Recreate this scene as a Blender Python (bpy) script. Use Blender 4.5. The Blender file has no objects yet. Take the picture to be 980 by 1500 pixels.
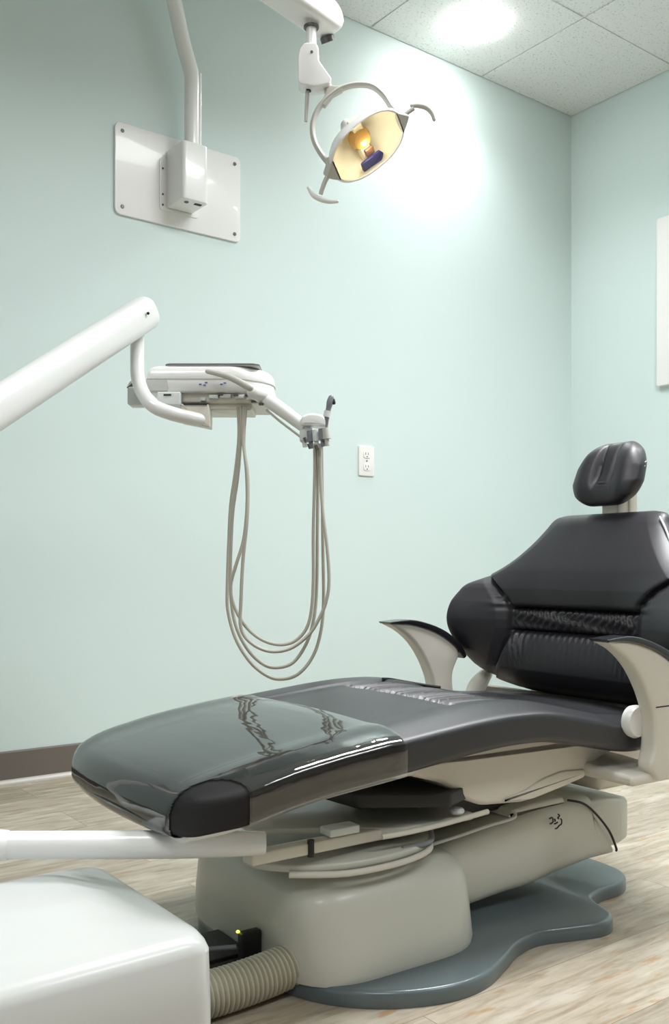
import bpy, bmesh, math, random
import numpy as np
from mathutils import Vector, Matrix
random.seed(7); np.random.seed(7)
PI = math.pi
col = bpy.context.scene.collection
sc = bpy.context.scene

# ------------------------------------------------------------------ camera
FPX, CX, HY, EYE = 1380.0, 490.0, 830.0, 0.65
cd = bpy.data.cameras.new('camera'); cam = bpy.data.objects.new('camera', cd); col.objects.link(cam)
cd.sensor_fit = 'VERTICAL'; cd.sensor_height = 36.0; cd.lens = FPX / 1500 * 36.0
cd.shift_y = (HY - 750) / 1500.0; cd.clip_start = 0.02
HEAD = -math.atan2(0.6, 0.8)
cam.location = (0, 0, EYE); cam.rotation_euler = (PI / 2, 0, HEAD)
sc.camera = cam
# ------------------------------------------------------------------ world, lights, exposure
w = bpy.data.worlds.new('world'); sc.world = w; w.use_nodes = True
w.node_tree.nodes['Background'].inputs[0].default_value = (0.9, 0.95, 1, 1)
w.node_tree.nodes['Background'].inputs[1].default_value = 0.3
sc.view_settings.view_transform = 'Standard'; sc.view_settings.look = 'None'
sc.view_settings.gamma = 1; sc.view_settings.use_curve_mapping = False
sc.view_settings.exposure = 1.0

def area(name, loc, rot, sx, sy, power, color=(0.97, 0.99, 1.0), spread=PI):
    l = bpy.data.lights.new(name, 'AREA'); l.shape = 'RECTANGLE'; l.size = sx; l.size_y = sy
    l.energy = power; l.color = color; l.spread = spread
    o = bpy.data.objects.new(name, l); col.objects.link(o); o.location = loc; o.rotation_euler = rot
    return o
TROFFERS = [(1.996, 1.07, 28), (-0.444, 1.07, 9), (-0.444, -0.76, 8), (1.996, -0.76, 8)]
for i, (x, y, p) in enumerate(TROFFERS):
    area('troffer_light', (x, y, 2.70), (0, 0, 0), 1.1, 0.55, p, spread=math.radians(152))
DOWN = [(2.606, 2.57), (3.216, 0.74)]
for (x, y), p in zip(DOWN, (17, 28)):
    l = bpy.data.lights.new('downlight_spot', 'SPOT'); l.energy = p; l.spot_size = math.radians(140); l.spot_blend = 0.75
    l.shadow_soft_size = 0.07; l.color = (0.98, 0.99, 1.0)
    o = bpy.data.objects.new('downlight_spot', l); col.objects.link(o); o.location = (x, y, 2.705)
# added fill from the unseen left side
area('left_fill_light', (-2.3, -1.0, 1.5), (0, -PI / 2, math.radians(0)), 1.6, 2.4, 3, (0.95, 0.98, 1))

# ------------------------------------------------------------------ materials
def mat(name, color, rough=0.5, metal=0.0, coat=0.0, bump=0.0, bscale=200, spec=0.5):
    m = bpy.data.materials.new(name); m.use_nodes = True
    nt = m.node_tree; b = nt.nodes['Principled BSDF']
    b.inputs['Base Color'].default_value = (*color, 1); b.inputs['Roughness'].default_value = rough
    b.inputs['Metallic'].default_value = metal; b.inputs['Coat Weight'].default_value = coat
    b.inputs['Specular IOR Level'].default_value = spec
    # a faint procedural unevenness on every surface
    tc = nt.nodes.new('ShaderNodeTexCoord'); nz = nt.nodes.new('ShaderNodeTexNoise'); nz.inputs['Scale'].default_value = bscale
    nt.links.new(tc.outputs['Object'], nz.inputs['Vector'])
    bp = nt.nodes.new('ShaderNodeBump'); bp.inputs['Strength'].default_value = max(bump, 0.01); bp.inputs['Distance'].default_value = 0.002
    nt.links.new(nz.outputs['Fac'], bp.inputs['Height']); nt.links.new(bp.outputs['Normal'], b.inputs['Normal'])
    return m
M_wall = mat('mint_wall_paint', (0.605, 0.71, 0.70), 0.6, bump=0.06, bscale=160)
M_white = mat('white_enamel', (0.80, 0.80, 0.79), 0.28, coat=0.25)
M_cream = mat('cream_plastic', (0.67, 0.64, 0.565), 0.38)
M_grey_cover = mat('warm_grey_plastic', (0.59, 0.595, 0.535), 0.36, coat=0.15)
M_panel = mat('white_board', (0.80, 0.79, 0.77), 0.5)
M_leather = mat('black_leather', (0.017, 0.0155, 0.021), 0.43, bump=0.08, bscale=450, spec=0.6)
M_seat = mat('charcoal_leather', (0.024, 0.024, 0.028), 0.40, bump=0.08, bscale=450, spec=0.65)
M_black = mat('black_rubber', (0.012, 0.012, 0.012), 0.5)
M_pad = mat('black_gloss_pad', (0.015, 0.015, 0.018), 0.22, coat=0.3)
M_base = mat('slate_blue_base', (0.105, 0.135, 0.145), 0.28, coat=0.3)
M_hose = mat('beige_tubing', (0.46, 0.435, 0.375), 0.4)
M_corr = mat('corrugated_beige', (0.50, 0.48, 0.38), 0.45)
M_lampgrey = mat('light_grey_plastic', (0.50, 0.49, 0.45), 0.4)
M_steel = mat('steel', (0.55, 0.56, 0.58), 0.25, metal=1.0)
M_silvergrey = mat('silver_grey_plastic', (0.20, 0.21, 0.24), 0.35)
M_screw = mat('screw_metal', (0.12, 0.12, 0.12), 0.4, metal=0.6)
M_amber = mat('amber_glass', (0.50, 0.28, 0.06), 0.2)
M_navy = mat('navy_glass', (0.03, 0.03, 0.16), 0.15)
M_refl = mat('reflector', (0.97, 0.92, 0.72), 0.5)
M_bb = mat('taupe_baseboard', (0.145, 0.125, 0.108), 0.6)
M_bbs = mat('baseboard_shoe', (0.62, 0.60, 0.57), 0.5)
M_ink = mat('dark_ink', (0.01, 0.01, 0.015), 0.5)
M_blueink = mat('blue_ink', (0.08, 0.12, 0.35), 0.5)
M_endpanel = mat('grey_end_panel', (0.52, 0.53, 0.51), 0.4)
M_capgrey = mat('pale_grey_plastic', (0.66, 0.69, 0.68), 0.35)

def mat_emit(name, color, s):
    m = bpy.data.materials.new(name); m.use_nodes = True
    b = m.node_tree.nodes['Principled BSDF']
    b.inputs['Emission Color'].default_value = (*color, 1); b.inputs['Emission Strength'].default_value = s
    b.inputs['Base Color'].default_value = (*color, 1)
    return m
M_bulb = mat_emit('lit_diffuser', (1, 0.99, 0.96), 30)
M_tro = mat_emit('lit_panel', (1, 0.99, 0.96), 0.9)
M_led = mat_emit('yellow_led', (0.75, 1.0, 0.05), 3)

def mat_clear(name, tint, rough, ior, bump=0.0):
    m = bpy.data.materials.new(name); m.use_nodes = True; nt = m.node_tree; nt.nodes.clear()
    o = nt.nodes.new('ShaderNodeOutputMaterial'); mx = nt.nodes.new('ShaderNodeMixShader')
    tr = nt.nodes.new('ShaderNodeBsdfTransparent'); gl = nt.nodes.new('ShaderNodeBsdfGlossy'); fr = nt.nodes.new('ShaderNodeFresnel')
    tr.inputs[0].default_value = (*tint, 1); gl.inputs['Roughness'].default_value = rough; gl.inputs[0].default_value = (1, 1, 1, 1)
    fr.inputs['IOR'].default_value = ior
    nt.links.new(fr.outputs[0], mx.inputs[0]); nt.links.new(tr.outputs[0], mx.inputs[1]); nt.links.new(gl.outputs[0], mx.inputs[2])
    nt.links.new(mx.outputs[0], o.inputs[0])
    if bump:
        tc = nt.nodes.new('ShaderNodeTexCoord'); mp = nt.nodes.new('ShaderNodeMapping'); mp.inputs['Scale'].default_value = (9, 3, 9)
        nz = nt.nodes.new('ShaderNodeTexNoise'); nz.inputs['Scale'].default_value = 2.2; nz.inputs['Detail'].default_value = 2
        bp = nt.nodes.new('ShaderNodeBump'); bp.inputs['Strength'].default_value = bump; bp.inputs['Distance'].default_value = 0.01
        nt.links.new(tc.outputs['Object'], mp.inputs[0]); nt.links.new(mp.outputs[0], nz.inputs['Vector'])
        nt.links.new(nz.outputs['Fac'], bp.inputs['Height'])
        nt.links.new(bp.outputs[0], gl.inputs['Normal']); nt.links.new(bp.outputs[0], fr.inputs['Normal'])
    return m
M_sleeve = mat_clear('clear_vinyl', (0.93, 0.96, 0.96), 0.035, 2.0, 0.16)
M_lens = mat_clear('clear_shield', (0.97, 0.97, 0.97), 0.03, 1.45)

def floor_mat():
    m = bpy.data.materials.new('weathered_oak_planks'); m.use_nodes = True; nt = m.node_tree; b = nt.nodes['Principled BSDF']
    N = nt.nodes.new; K = nt.links.new
    tc = N('ShaderNodeTexCoord'); br = N('ShaderNodeTexBrick')
    mp0 = N('ShaderNodeMapping'); mp0.inputs['Location'].default_value = (0.3, 0.055, 0)
    K(tc.outputs['Object'], mp0.inputs[0]); K(mp0.outputs[0], br.inputs['Vector'])
    br.inputs['Scale'].default_value = 1.0; br.inputs['Brick Width'].default_value = 1.22; br.inputs['Row Height'].default_value = 0.178
    br.inputs['Mortar Size'].default_value = 0.0007; br.inputs['Mortar Smooth'].default_value = 0.2; br.inputs['Bias'].default_value = 0.0
    br.inputs['Color1'].default_value = (0.1, 0.1, 0.1, 1); br.inputs['Color2'].default_value = (0.9, 0.9, 0.9, 1); br.inputs['Mortar'].default_value = (0.5, 0.5, 0.5, 1)
    br.offset = 0.37
    mp = N('ShaderNodeMapping'); mp.inputs['Scale'].default_value = (4.5, 40, 1)
    # shift the grain per plank
    add = N('ShaderNodeVectorMath'); add.operation = 'MULTIPLY_ADD'; add.inputs[1].default_value = (9, 5, 0)
    K(br.outputs['Color'], add.inputs[0]); K(tc.outputs['Object'], add.inputs[2]); K(add.outputs[0], mp.inputs[0])
    n1 = N('ShaderNodeTexNoise'); n1.inputs['Scale'].default_value = 1.6; n1.inputs['Detail'].default_value = 7; n1.inputs['Roughness'].default_value = 0.62; n1.inputs['Distortion'].default_value = 0.8
    K(mp.outputs[0], n1.inputs['Vector'])
    cr = N('ShaderNodeValToRGB'); cr.color_ramp.elements[0].position = 0.30; cr.color_ramp.elements[0].color = (0.25, 0.20, 0.145, 1)
    cr.color_ramp.elements[1].position = 0.62; cr.color_ramp.elements[1].color = (0.44, 0.385, 0.305, 1)
    e = cr.color_ramp.elements.new(0.45); e.color = (0.355, 0.30, 0.225, 1)
    K(n1.outputs['Fac'], cr.inputs[0])
    # whitish wear and rusty flecks
    mp2 = N('ShaderNodeMapping'); mp2.inputs['Scale'].default_value = (3.5, 11, 1); K(add.outputs[0], mp2.inputs[0])
    n2 = N('ShaderNodeTexNoise'); n2.inputs['Scale'].default_value = 2.0; n2.inputs['Detail'].default_value = 5; K(mp2.outputs[0], n2.inputs['Vector'])
    r2 = N('ShaderNodeValToRGB'); r2.color_ramp.elements[0].position = 0.52; r2.color_ramp.elements[0].color = (0, 0, 0, 1); r2.color_ramp.elements[1].position = 0.68; r2.color_ramp.elements[1].color = (0.75, 0.75, 0.75, 1)
    K(n2.outputs['Fac'], r2.inputs[0])
    m1 = N('ShaderNodeMixRGB'); m1.inputs[2].default_value = (0.53, 0.485, 0.41, 1); K(r2.outputs[0], m1.inputs[0]); K(cr.outputs[0], m1.inputs[1])
    mp3 = N('ShaderNodeMapping'); mp3.inputs['Scale'].default_value = (6, 22, 1); mp3.inputs['Location'].default_value = (4, 7, 0); K(add.outputs[0], mp3.inputs[0])
    n3 = N('ShaderNodeTexNoise'); n3.inputs['Scale'].default_value = 2.0; n3.inputs['Detail'].default_value = 3; K(mp3.outputs[0], n3.inputs['Vector'])
    r3 = N('ShaderNodeValToRGB'); r3.color_ramp.elements[0].position = 0.61; r3.color_ramp.elements[0].color = (0, 0, 0, 1); r3.color_ramp.elements[1].position = 0.70; r3.color_ramp.elements[1].color = (0.7, 0.7, 0.7, 1)
    K(n3.outputs['Fac'], r3.inputs[0])
    m2 = N('ShaderNodeMixRGB'); m2.inputs[2].default_value = (0.36, 0.20, 0.09, 1); K(r3.outputs[0], m2.inputs[0]); K(m1.outputs[0], m2.inputs[1])
    # plank tone
    m3 = N('ShaderNodeMixRGB'); m3.blend_type = 'OVERLAY'; m3.inputs[0].default_value = 0.16; K(m2.outputs[0], m3.inputs[1]); K(br.outputs['Color'], m3.inputs[2])
    m4 = N('ShaderNodeMixRGB'); m4.inputs[2].default_value = (0.20, 0.15, 0.10, 1); K(br.outputs['Fac'], m4.inputs[0]); K(m3.outputs[0], m4.inputs[1])
    K(m4.outputs[0], b.inputs['Base Color']); b.inputs['Roughness'].default_value = 0.42
    bp = N('ShaderNodeBump'); bp.inputs['Strength'].default_value = 0.12; bp.inputs['Distance'].default_value = 0.003; K(n1.outputs['Fac'], bp.inputs['Height']); K(bp.outputs[0], b.inputs['Normal'])
    return m
M_floor = floor_mat()
def ceil_mat():
    m = mat('acoustic_tile', (0.66, 0.67, 0.66), 0.9, bump=0.25, bscale=220); nt = m.node_tree
    nz = nt.nodes.new('ShaderNodeTexNoise'); nz.inputs['Scale'].default_value = 130; nz.inputs['Detail'].default_value = 2
    tc = nt.nodes.new('ShaderNodeTexCoord'); nt.links.new(tc.outputs['Object'], nz.inputs['Vector'])
    cr = nt.nodes.new('ShaderNodeValToRGB'); cr.color_ramp.elements[0].position = 0.30; cr.color_ramp.elements[0].color = (0.55, 0.56, 0.55, 1)
    cr.color_ramp.elements[1].position = 0.42; cr.color_ramp.elements[1].color = (0.80, 0.81, 0.80, 1)
    nt.links.new(nz.outputs['Fac'], cr.inputs[0]); nt.links.new(cr.outputs[0], nt.nodes['Principled BSDF'].inputs['Base Color'])
    return m
M_ceil = ceil_mat()
M_gap = mat('ceiling_grid_metal', (0.62, 0.63, 0.61), 0.5)

# ------------------------------------------------------------------ helpers
def mk(name, vf, m, parent=None, ang=40, smooth=True, mats=None, fmat=None):
    V, Fc = vf
    me = bpy.data.meshes.new(name); me.from_pydata([tuple(map(float, v)) for v in V], [], Fc)
    bm = bmesh.new(); bm.from_mesh(me); bmesh.ops.recalc_face_normals(bm, faces=bm.faces); bm.to_mesh(me); bm.free()
    me.materials.append(m)
    for x in (mats or []): me.materials.append(x)
    if fmat:
        for i, p in enumerate(me.polygons): p.material_index = fmat(p)
    if smooth:
        me.polygons.foreach_set('use_smooth', [True] * len(me.polygons)); me.set_sharp_from_angle(angle=math.radians(ang))
    o = bpy.data.objects.new(name, me); col.objects.link(o)
    if parent: o.parent = parent
    return o
def join(*vfs):
    V, Fc = [], []
    for v, f in vfs:
        n = len(V); V += list(v); Fc += [tuple(i + n for i in q) for q in f]
    return V, Fc
def xf(vf, M):
    return [tuple(M @ Vector(v)) for v in vf[0]], vf[1]
def loft(rings, cap0=True, cap1=True, closed=True):
    n = len(rings[0]); V = [p for r in rings for p in r]; Fc = []
    for i in range(len(rings) - 1):
        for j in range(n if closed else n - 1):
            k = (j + 1) % n; Fc.append((i * n + j, i * n + k, (i + 1) * n + k, (i + 1) * n + j))
    if cap0: Fc.append(tuple(range(n - 1, -1, -1)))
    if cap1: Fc.append(tuple((len(rings) - 1) * n + j for j in range(n)))
    return V, Fc
def catmull(P, n=8, closed=False):
    P = [np.array(p, float) for p in P]; out = []; N = len(P)
    rng = range(N) if closed else range(N - 1)
    for i in rng:
        if closed: p0, p1, p2, p3 = P[i - 1], P[i], P[(i + 1) % N], P[(i + 2) % N]
        else: p0, p1, p2, p3 = P[max(i - 1, 0)], P[i], P[i + 1], P[min(i + 2, N - 1)]
        for k in range(n):
            t = k / n
            out.append(0.5 * (2 * p1 + (p2 - p0) * t + (2 * p0 - 5 * p1 + 4 * p2 - p3) * t * t + (3 * p1 - p0 - 3 * p2 + p3) * t ** 3))
    if not closed: out.append(P[-1])
    return [tuple(p) for p in out]
def rpoly(P, r, n=6):
    """polygon with rounded corners; r is a number or one per corner"""
    out = []; N = len(P); R_ = [r] * N if not hasattr(r, '__len__') else r
    for i in range(N):
        p = np.array(P[i], float); a = np.array(P[i - 1], float) - p; b = np.array(P[(i + 1) % N], float) - p
        la, lb = np.linalg.norm(a), np.linalg.norm(b); d = min(R_[i], la * .48, lb * .48)
        if d < 1e-5: out.append(tuple(p)); continue
        A = p + a / la * d; B = p + b / lb * d
        for k in range(n + 1):
            t = k / n; out.append(tuple((1 - t) ** 2 * A + 2 * t * (1 - t) * p + t * t * B))
    return out
def area2(P): return 0.5 * sum(P[i - 1][0] * P[i][1] - P[i][0] * P[i - 1][1] for i in range(len(P)))
def inset(P, d):
    if area2(P) < 0: d = -d
    N = len(P); out = []
    for i in range(N):
        a = np.array(P[i - 1]); p = np.array(P[i]); b = np.array(P[(i + 1) % N])
        e = b - a; l = np.linalg.norm(e) or 1; out.append((p[0] - e[1] / l * d, p[1] + e[0] / l * d))
    return out
def prism(P, h0, h1, bev=0.003, f=lambda a, b, h: (a, b, h), seg=4, b0=None, b1=None):
    """outline P in two axes, swept from h0 to h1, with rounded rims; f places (a,b,h) in space"""
    b0 = bev if b0 is None else b0; b1 = bev if b1 is None else b1; rings = []
    if b0 > 0:
        for k in range(seg): a = k / seg * PI / 2; rings.append([f(x, y, h0 + b0 * (1 - math.sin(a))) for x, y in inset(P, b0 * (1 - math.cos(a - 0) if False else 1 - math.sin(a)) if False else b0 * (1 - math.cos(PI / 2 - a)) )])
        rings = []
        for k in range(seg): a = k / seg * PI / 2; rings.append([f(x, y, h0 + b0 * (1 - math.cos(a))) for x, y in inset(P, b0 * (1 - math.sin(a)))])
    rings.append([f(x, y, h0 + b0) for x, y in P]); rings.append([f(x, y, h1 - b1) for x, y in P])
    if b1 > 0:
        for k in range(1, seg + 1): a = k / seg * PI / 2; rings.append([f(x, y, h1 - b1 * (1 - math.sin(a))) for x, y in inset(P, b1 * (1 - math.cos(a)))])
    return loft(rings)
def rect(x0, x1, y0, y1, r=0.005, n=5): return rpoly([(x0, y0), (x1, y0), (x1, y1), (x0, y1)], r, n)
def rbox(x0, x1, y0, y1, z0, z1, r=0.004, bev=None):
    return prism(rect(x0, x1, y0, y1, r), z0, z1, min(r, (z1 - z0) * .45) if bev is None else bev)
def box(x0, x1, y0, y1, z0, z1):
    V = [(x, y, z) for z in (z0, z1) for y in (y0, y1) for x in (x0, x1)]
    return V, [(0, 1, 3, 2), (4, 5, 7, 6), (0, 1, 5, 4), (2, 3, 7, 6), (0, 2, 6, 4), (1, 3, 7, 5)]
def tube(P, r, seg=14, n=8, smooth=True, round_end=False, flat=1.0, up=None):
    """round tube along P; r may be a number or one per control point"""
    P = [tuple(p) for p in P]
    if hasattr(r, '__len__'): Q = catmull([(*p, q) for p, q in zip(P, r)], n) if smooth else [(*p, q) for p, q in zip(P, r)]
    else: Q = [(*p, r) for p in (catmull(P, n) if smooth and len(P) > 2 else P)]
    Q = np.array(Q); C = Q[:, :3]; Rr = Q[:, 3]; N = len(C)
    T = np.gradient(C, axis=0); T /= np.linalg.norm(T, axis=1)[:, None]
    a = np.array(up, float) if up is not None else (np.array([0, 0, 1.]) if abs(T[0][2]) < .9 else np.array([1., 0, 0]))
    rings = []; u = np.cross(T[0], a); u /= np.linalg.norm(u)
    def ring(c, u, v, r): return [tuple(c + r * (math.cos(k * 2 * PI / seg) * u + flat * math.sin(k * 2 * PI / seg) * v)) for k in range(seg)]
    for i in range(N):
        u = u - T[i] * (u @ T[i]); u /= np.linalg.norm(u); v = np.cross(T[i], u)
        if i == 0 and round_end:
            for k in range(4): b = k / 4 * PI / 2; rings.append(ring(C[0] - T[0] * Rr[0] * math.cos(b), u, v, Rr[0] * max(math.sin(b), .05)))
        rings.append(ring(C[i], u, v, Rr[i]))
        if i == N - 1 and round_end:
            for k in range(1, 5): b = k / 4 * PI / 2; rings.append(ring(C[i] + T[i] * Rr[i] * math.sin(b), u, v, Rr[i] * max(math.cos(b), .05)))
    return loft(rings)
def lathe(prof, c=(0, 0, 0), axis=(0, 0, 1), seg=32):
    ax = Vector(axis).normalized(); q = Vector((0, 0, 1)).rotation_difference(ax)
    rings = [[tuple(Vector(c) + q @ Vector((r * math.cos(k * 2 * PI / seg), r * math.sin(k * 2 * PI / seg), h))) for k in range(seg)] for r, h in prof]
    return loft(rings)
def disc(c, axis, r, h, bev=0.002, seg=28): return lathe([(r - bev, 0), (r, bev), (r, h - bev), (r - bev, h)], c, axis, seg)
def se_loop(p, aspect, n):
    a = np.linspace(0, 2 * PI, 6001); c, s_ = np.cos(a), np.sin(a)
    x = np.sign(c) * np.abs(c) ** (2 / p); y = np.sign(s_) * np.abs(s_) ** (2 / p)
    L = np.concatenate([[0], np.cumsum(np.hypot(np.diff(x), aspect * np.diff(y)))]); q = np.linspace(0, L[-1], n + 1)[:-1]
    return list(zip(np.interp(q, L, x), np.interp(q, L, y)))
def empty(name, loc, rz=0, **k):
    o = bpy.data.objects.new(name, None); col.objects.link(o); o.location = loc; o.rotation_euler = (0, 0, rz); o.empty_display_size = 0.05
    for a, b in k.items(): o[a] = b
    return o
def tag(o, label, category, group=None):
    o['label'] = label; o['category'] = category
    if group: o['group'] = group
    return o
def struct(name, vf, m, smooth=False, **k):
    o = mk(name, vf, m, None, smooth=smooth, **k); o['kind'] = 'structure'; return o

# ------------------------------------------------------------------ the room
WX, WY, CZ = 3.506, 2.842, 2.74          # right wall plane, back wall plane, ceiling
X0, Y0 = -2.4, -2.2
struct('floor', box(X0, WX, Y0, WY, -0.05, 0.0), M_floor)
struct('wall_back', box(X0 - .1, WX + .1, WY, WY + 0.1, -0.05, CZ + .1), M_wall)
struct('wall_right', box(WX, WX + 0.1, Y0 - .1, WY, -0.05, CZ + .1), M_wall)
struct('wall_left', box(X0 - .1, X0, Y0 - .1, WY, -0.05, CZ + .1), M_wall)
struct('wall_front', box(X0, WX, Y0 - .1, Y0, -0.05, CZ + .1), mat('darkened_front_wall', (.20, .175, .155), .5))  # unseen wall, coloured dark to dim reflections on the cushion sides
def strip_profile(h=0.098, d=0.008):
    return [(0, 0), (0.012, 0), (0.012, 0.004), (0.008, 0.010), (d, 0.014), (d, h - 0.004), (d - 0.004, h), (0, h)]
def baseboard(name, f):
    o = struct(name, loft([[f(u, a, b) for a, b in strip_profile()] for u in (0, 1)]), M_bb, mats=[M_bbs],
               fmat=lambda p: 1 if p.center.z < 0.013 else 0)
baseboard('baseboard_back', lambda u, a, b: (X0 + u * (WX - X0), WY - a, b))
baseboard('baseboard_right', lambda u, a, b: (WX - a, Y0 + u * (WY - .012 - Y0), b))
baseboard('baseboard_left', lambda u, a, b: (X0 + a, Y0 + u * (WY - .012 - Y0), b))
# ceiling: 610 mm tiles in a lay-in grid (tile edges dropped 3 mm proud of the grid)
parts = [box(X0, WX, Y0, WY, CZ + 0.004, CZ + 0.05)]
gx = [x for x in [2.301 + .61 * k for k in range(-9, 3)] if X0 < x < WX]; gy = [y for y in [2.296 - .61 * k for k in range(0, 9)] if y > Y0]
xs = [X0] + gx + [WX]; ys = sorted([Y0] + gy + [WY]); g = 0.0045
for i in range(len(xs) - 1):
    for j in range(len(ys) - 1):
        a, b, c, d = xs[i] + g, xs[i + 1] - g, ys[j] + g, ys[j + 1] - g
        if abs((a + b) / 2 - DOWN[0][0]) < .05 and abs((c + d) / 2 - DOWN[0][1]) < .08:
            # tile with a round hole for the downlight
            seg = 40; hx, hy = DOWN[0]; R = 0.088
            inner = [(hx + R * math.cos(k * 2 * PI / seg), hy + R * math.sin(k * 2 * PI / seg)) for k in range(seg)]
            outer = []
            for k in range(seg):
                ca, sa = math.cos(k * 2 * PI / seg), math.sin(k * 2 * PI / seg)
                t = min((b - hx) / ca if ca > 1e-6 else 9, (a - hx) / ca if ca < -1e-6 else 9, (d - hy) / sa if sa > 1e-6 else 9, (c - hy) / sa if sa < -1e-6 else 9)
                outer.append((hx + t * ca, hy + t * sa))
            parts.append(loft([[(x, y, CZ + .004) for x, y in outer], [(x, y, CZ) for x, y in outer], [(x, y, CZ) for x, y in inner], [(x, y, CZ + .004) for x, y in inner]], False, False))
            for cx_, cy_ in ((a, c), (b, c), (b, d), (a, d)):   # square off the four corners
                near = sorted(range(seg), key=lambda k: (outer[k][0] - cx_) ** 2 + (outer[k][1] - cy_) ** 2)[:2]
                p, q = outer[near[0]], outer[near[1]]
                parts.append(([(cx_, cy_, CZ), (*p, CZ), (*q, CZ)], [(0, 1, 2)]))
        else: parts.append(box(a, b, c, d, CZ, CZ + 0.006))
struct('ceiling', join(*parts), M_ceil)

# recessed ceiling lights
for i, (x, y) in enumerate(DOWN):
    e = empty('recessed_downlight', (x, y, CZ))
    tag(e, 'round lit recessed ceiling downlight above the corner of the room' if i == 0 else 'round recessed ceiling downlight over the right wall, outside the frame', 'ceiling light')
    if i == 0:
        mk('trim_ring', lathe([(0.098, 0.0), (0.0975, -0.0015), (0.092, -0.003), (0.086, -0.003), (0.084, 0.0)]), M_white, e)
        mk('diffuser', lathe([(0.0955, -0.002), (0.093, -0.010), (0.072, -0.019), (0.04, -0.024), (0.001, -0.026)]), M_bulb, e)
    else:
        mk('trim_ring', lathe([(0.098, 0.0), (0.0975, -0.0015), (0.092, -0.003), (0.086, -0.003), (0.084, 0.0)]), M_white, e)
        mk('diffuser', lathe([(0.083, -0.001), (0.080, -0.006), (0.06, -0.012), (0.03, -0.015), (0.001, -0.016)]), M_bulb, e)
for i, (x, y, p) in enumerate(TROFFERS):
    e = empty('ceiling_troffer', (x, y, CZ))
    tag(e, 'flat rectangular lit ceiling panel outside the frame', 'ceiling light', 'lit ceiling panels')
    fr = [[(sx * (0.595), sy * (0.295), z) for sx, sy in ((-1, -1), (1, -1), (1, 1), (-1, 1))] for z in (0.0, -0.01)] + [[(sx * .57, sy * .27, z) for sx, sy in ((-1, -1), (1, -1), (1, 1), (-1, 1))] for z in (-0.01, 0.0)]
    mk('frame', loft(fr, False, False), M_white, e, smooth=False)
    mk('diffuser', box(-.57, .57, -.27, .27, -0.006, -0.001), M_tro, e, smooth=False)

# ------------------------------------------------------------------ duplex outlet, wall board
e = empty('wall_outlet', (2.282, WY, 1.058)); tag(e, 'small white duplex outlet plate on the mint wall', 'outlet')
fy = lambda a, b, h: (a, -h, b)
mk('cover_plate', prism(rect(-.038, .038, -.058, .058, .006), 0, .007, .003, fy, b0=0), M_panel, e)
for z in (.024, -.024):
    r = mk('receptacle', prism(rect(-.0165, .0165, z - .014, z + .014, .010), .007, .0095, .001, fy, b0=0), M_white, e)
    for x in (-.007, .006): mk('slot', prism(rect(x - .0012, x + .0012, z - .001, z + .008, .0005), .0094, .0099, .0001, fy, b0=0), M_ink, r)
    mk('slot', prism(rect(-.0025, .0025, z - .010, z - .0055, .002), .0094, .0099, .0001, fy, b0=0), M_ink, r)
mk('screw', disc((0, -.007, 0), (0, -1, 0), .003, .0015, .0004), M_screw, e)

wp = mk('wall_board', prism(rect(1.70, 2.375, 1.412, 2.122, .012), 0, .022, .004, lambda a, b, h: (WX - h, a, b), b0=0), M_panel)
tag(wp, 'plain white rounded board on the right wall, cut by the frame edge', 'board')

# ------------------------------------------------------------------ wall-mounted dental light
def Wd(px, py, Y):                         # photo measurement -> metres, at distance Y
    X = (px - CX) / FPX * Y; return Vector((.8 * X + .6 * Y, -.6 * X + .8 * Y, EYE + (HY - py) / FPX * Y))
DL = empty('wall_mounted_dental_light', (1.48, WY, 1.78)); tag(DL, 'white swing-arm dental light hung from a plate on the mint wall', 'dental light')
def dl(vf): return [(v[0] - 1.48, v[1] - WY, v[2] - 1.78) for v in vf[0]], vf[1]
pl = mk('wall_plate', dl(prism(rect(1.247, 1.713, 1.782, 2.078, .022), 0, .009, .002, lambda a, b, h: (a, WY - h, b), b0=0)), M_white, DL)
for x in (1.272, 1.690):
    for z in (1.808, 2.052):
        s_ = mk('screw', dl(join(disc((x, WY - .009, z), (0, -1, 0), .006, .003, .001), box(x - .004, x + .004, WY - .0125, WY - .0118, z - .0008, z + .0008))), M_screw, pl)
mb = mk('mounting_box', dl(prism(rpoly([(1.428, WY - .012), (1.428, WY - .125), (1.522, WY - .125), (1.522, WY - .012)], [.002, .016, .016, .002]), 1.838, 2.026, .004)), M_white, DL)
fl = mk('box_flange', dl(prism(rect(1.402, 1.548, 1.828, 2.0, .014), 0.009, .0125, .001, lambda a, b, h: (a, WY - h, b), b0=0)), M_white, DL)
for z in (1.845, 1.88, 1.965): mk('screw', dl(disc((1.413, WY - .0125, z), (0, -1, 0), .0035, .003, .001)), M_screw, fl)
mk('port', dl(disc((1.455, WY - .098, 1.8385), (0, 0, -1), .0075, .003, .001)), M_screw, mb)
mk('port', dl(rbox(1.484, 1.508, WY - .106, WY - .094, 1.8355, 1.8385, .001)), M_black, mb)
PX_, PY_ = 1.482, WY - .085
pole_p = [(PX_, PY_, 2.02), (PX_, PY_, 2.15), (PX_, PY_, 2.255), (PX_ - .012, PY_, 2.30), (PX_ - .035, PY_, 2.37), (PX_ - .08, PY_ - .02, 2.49), (PX_ - .17, PY_ - .11, 2.58), (PX_ - .30, PY_ - .25, 2.62), (0.60, 1.86, 2.62)]
mk('pole', dl(tube(pole_p, .0245, 24, 8)), M_white, DL)
mk('cable_channel', dl(tube([(PX_ + .022, PY_ - .013, 2.02), (PX_ + .022, PY_ - .013, 2.15), (PX_ + .022, PY_ - .013, 2.27)], .006, 10, 6)), M_white, DL)
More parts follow.
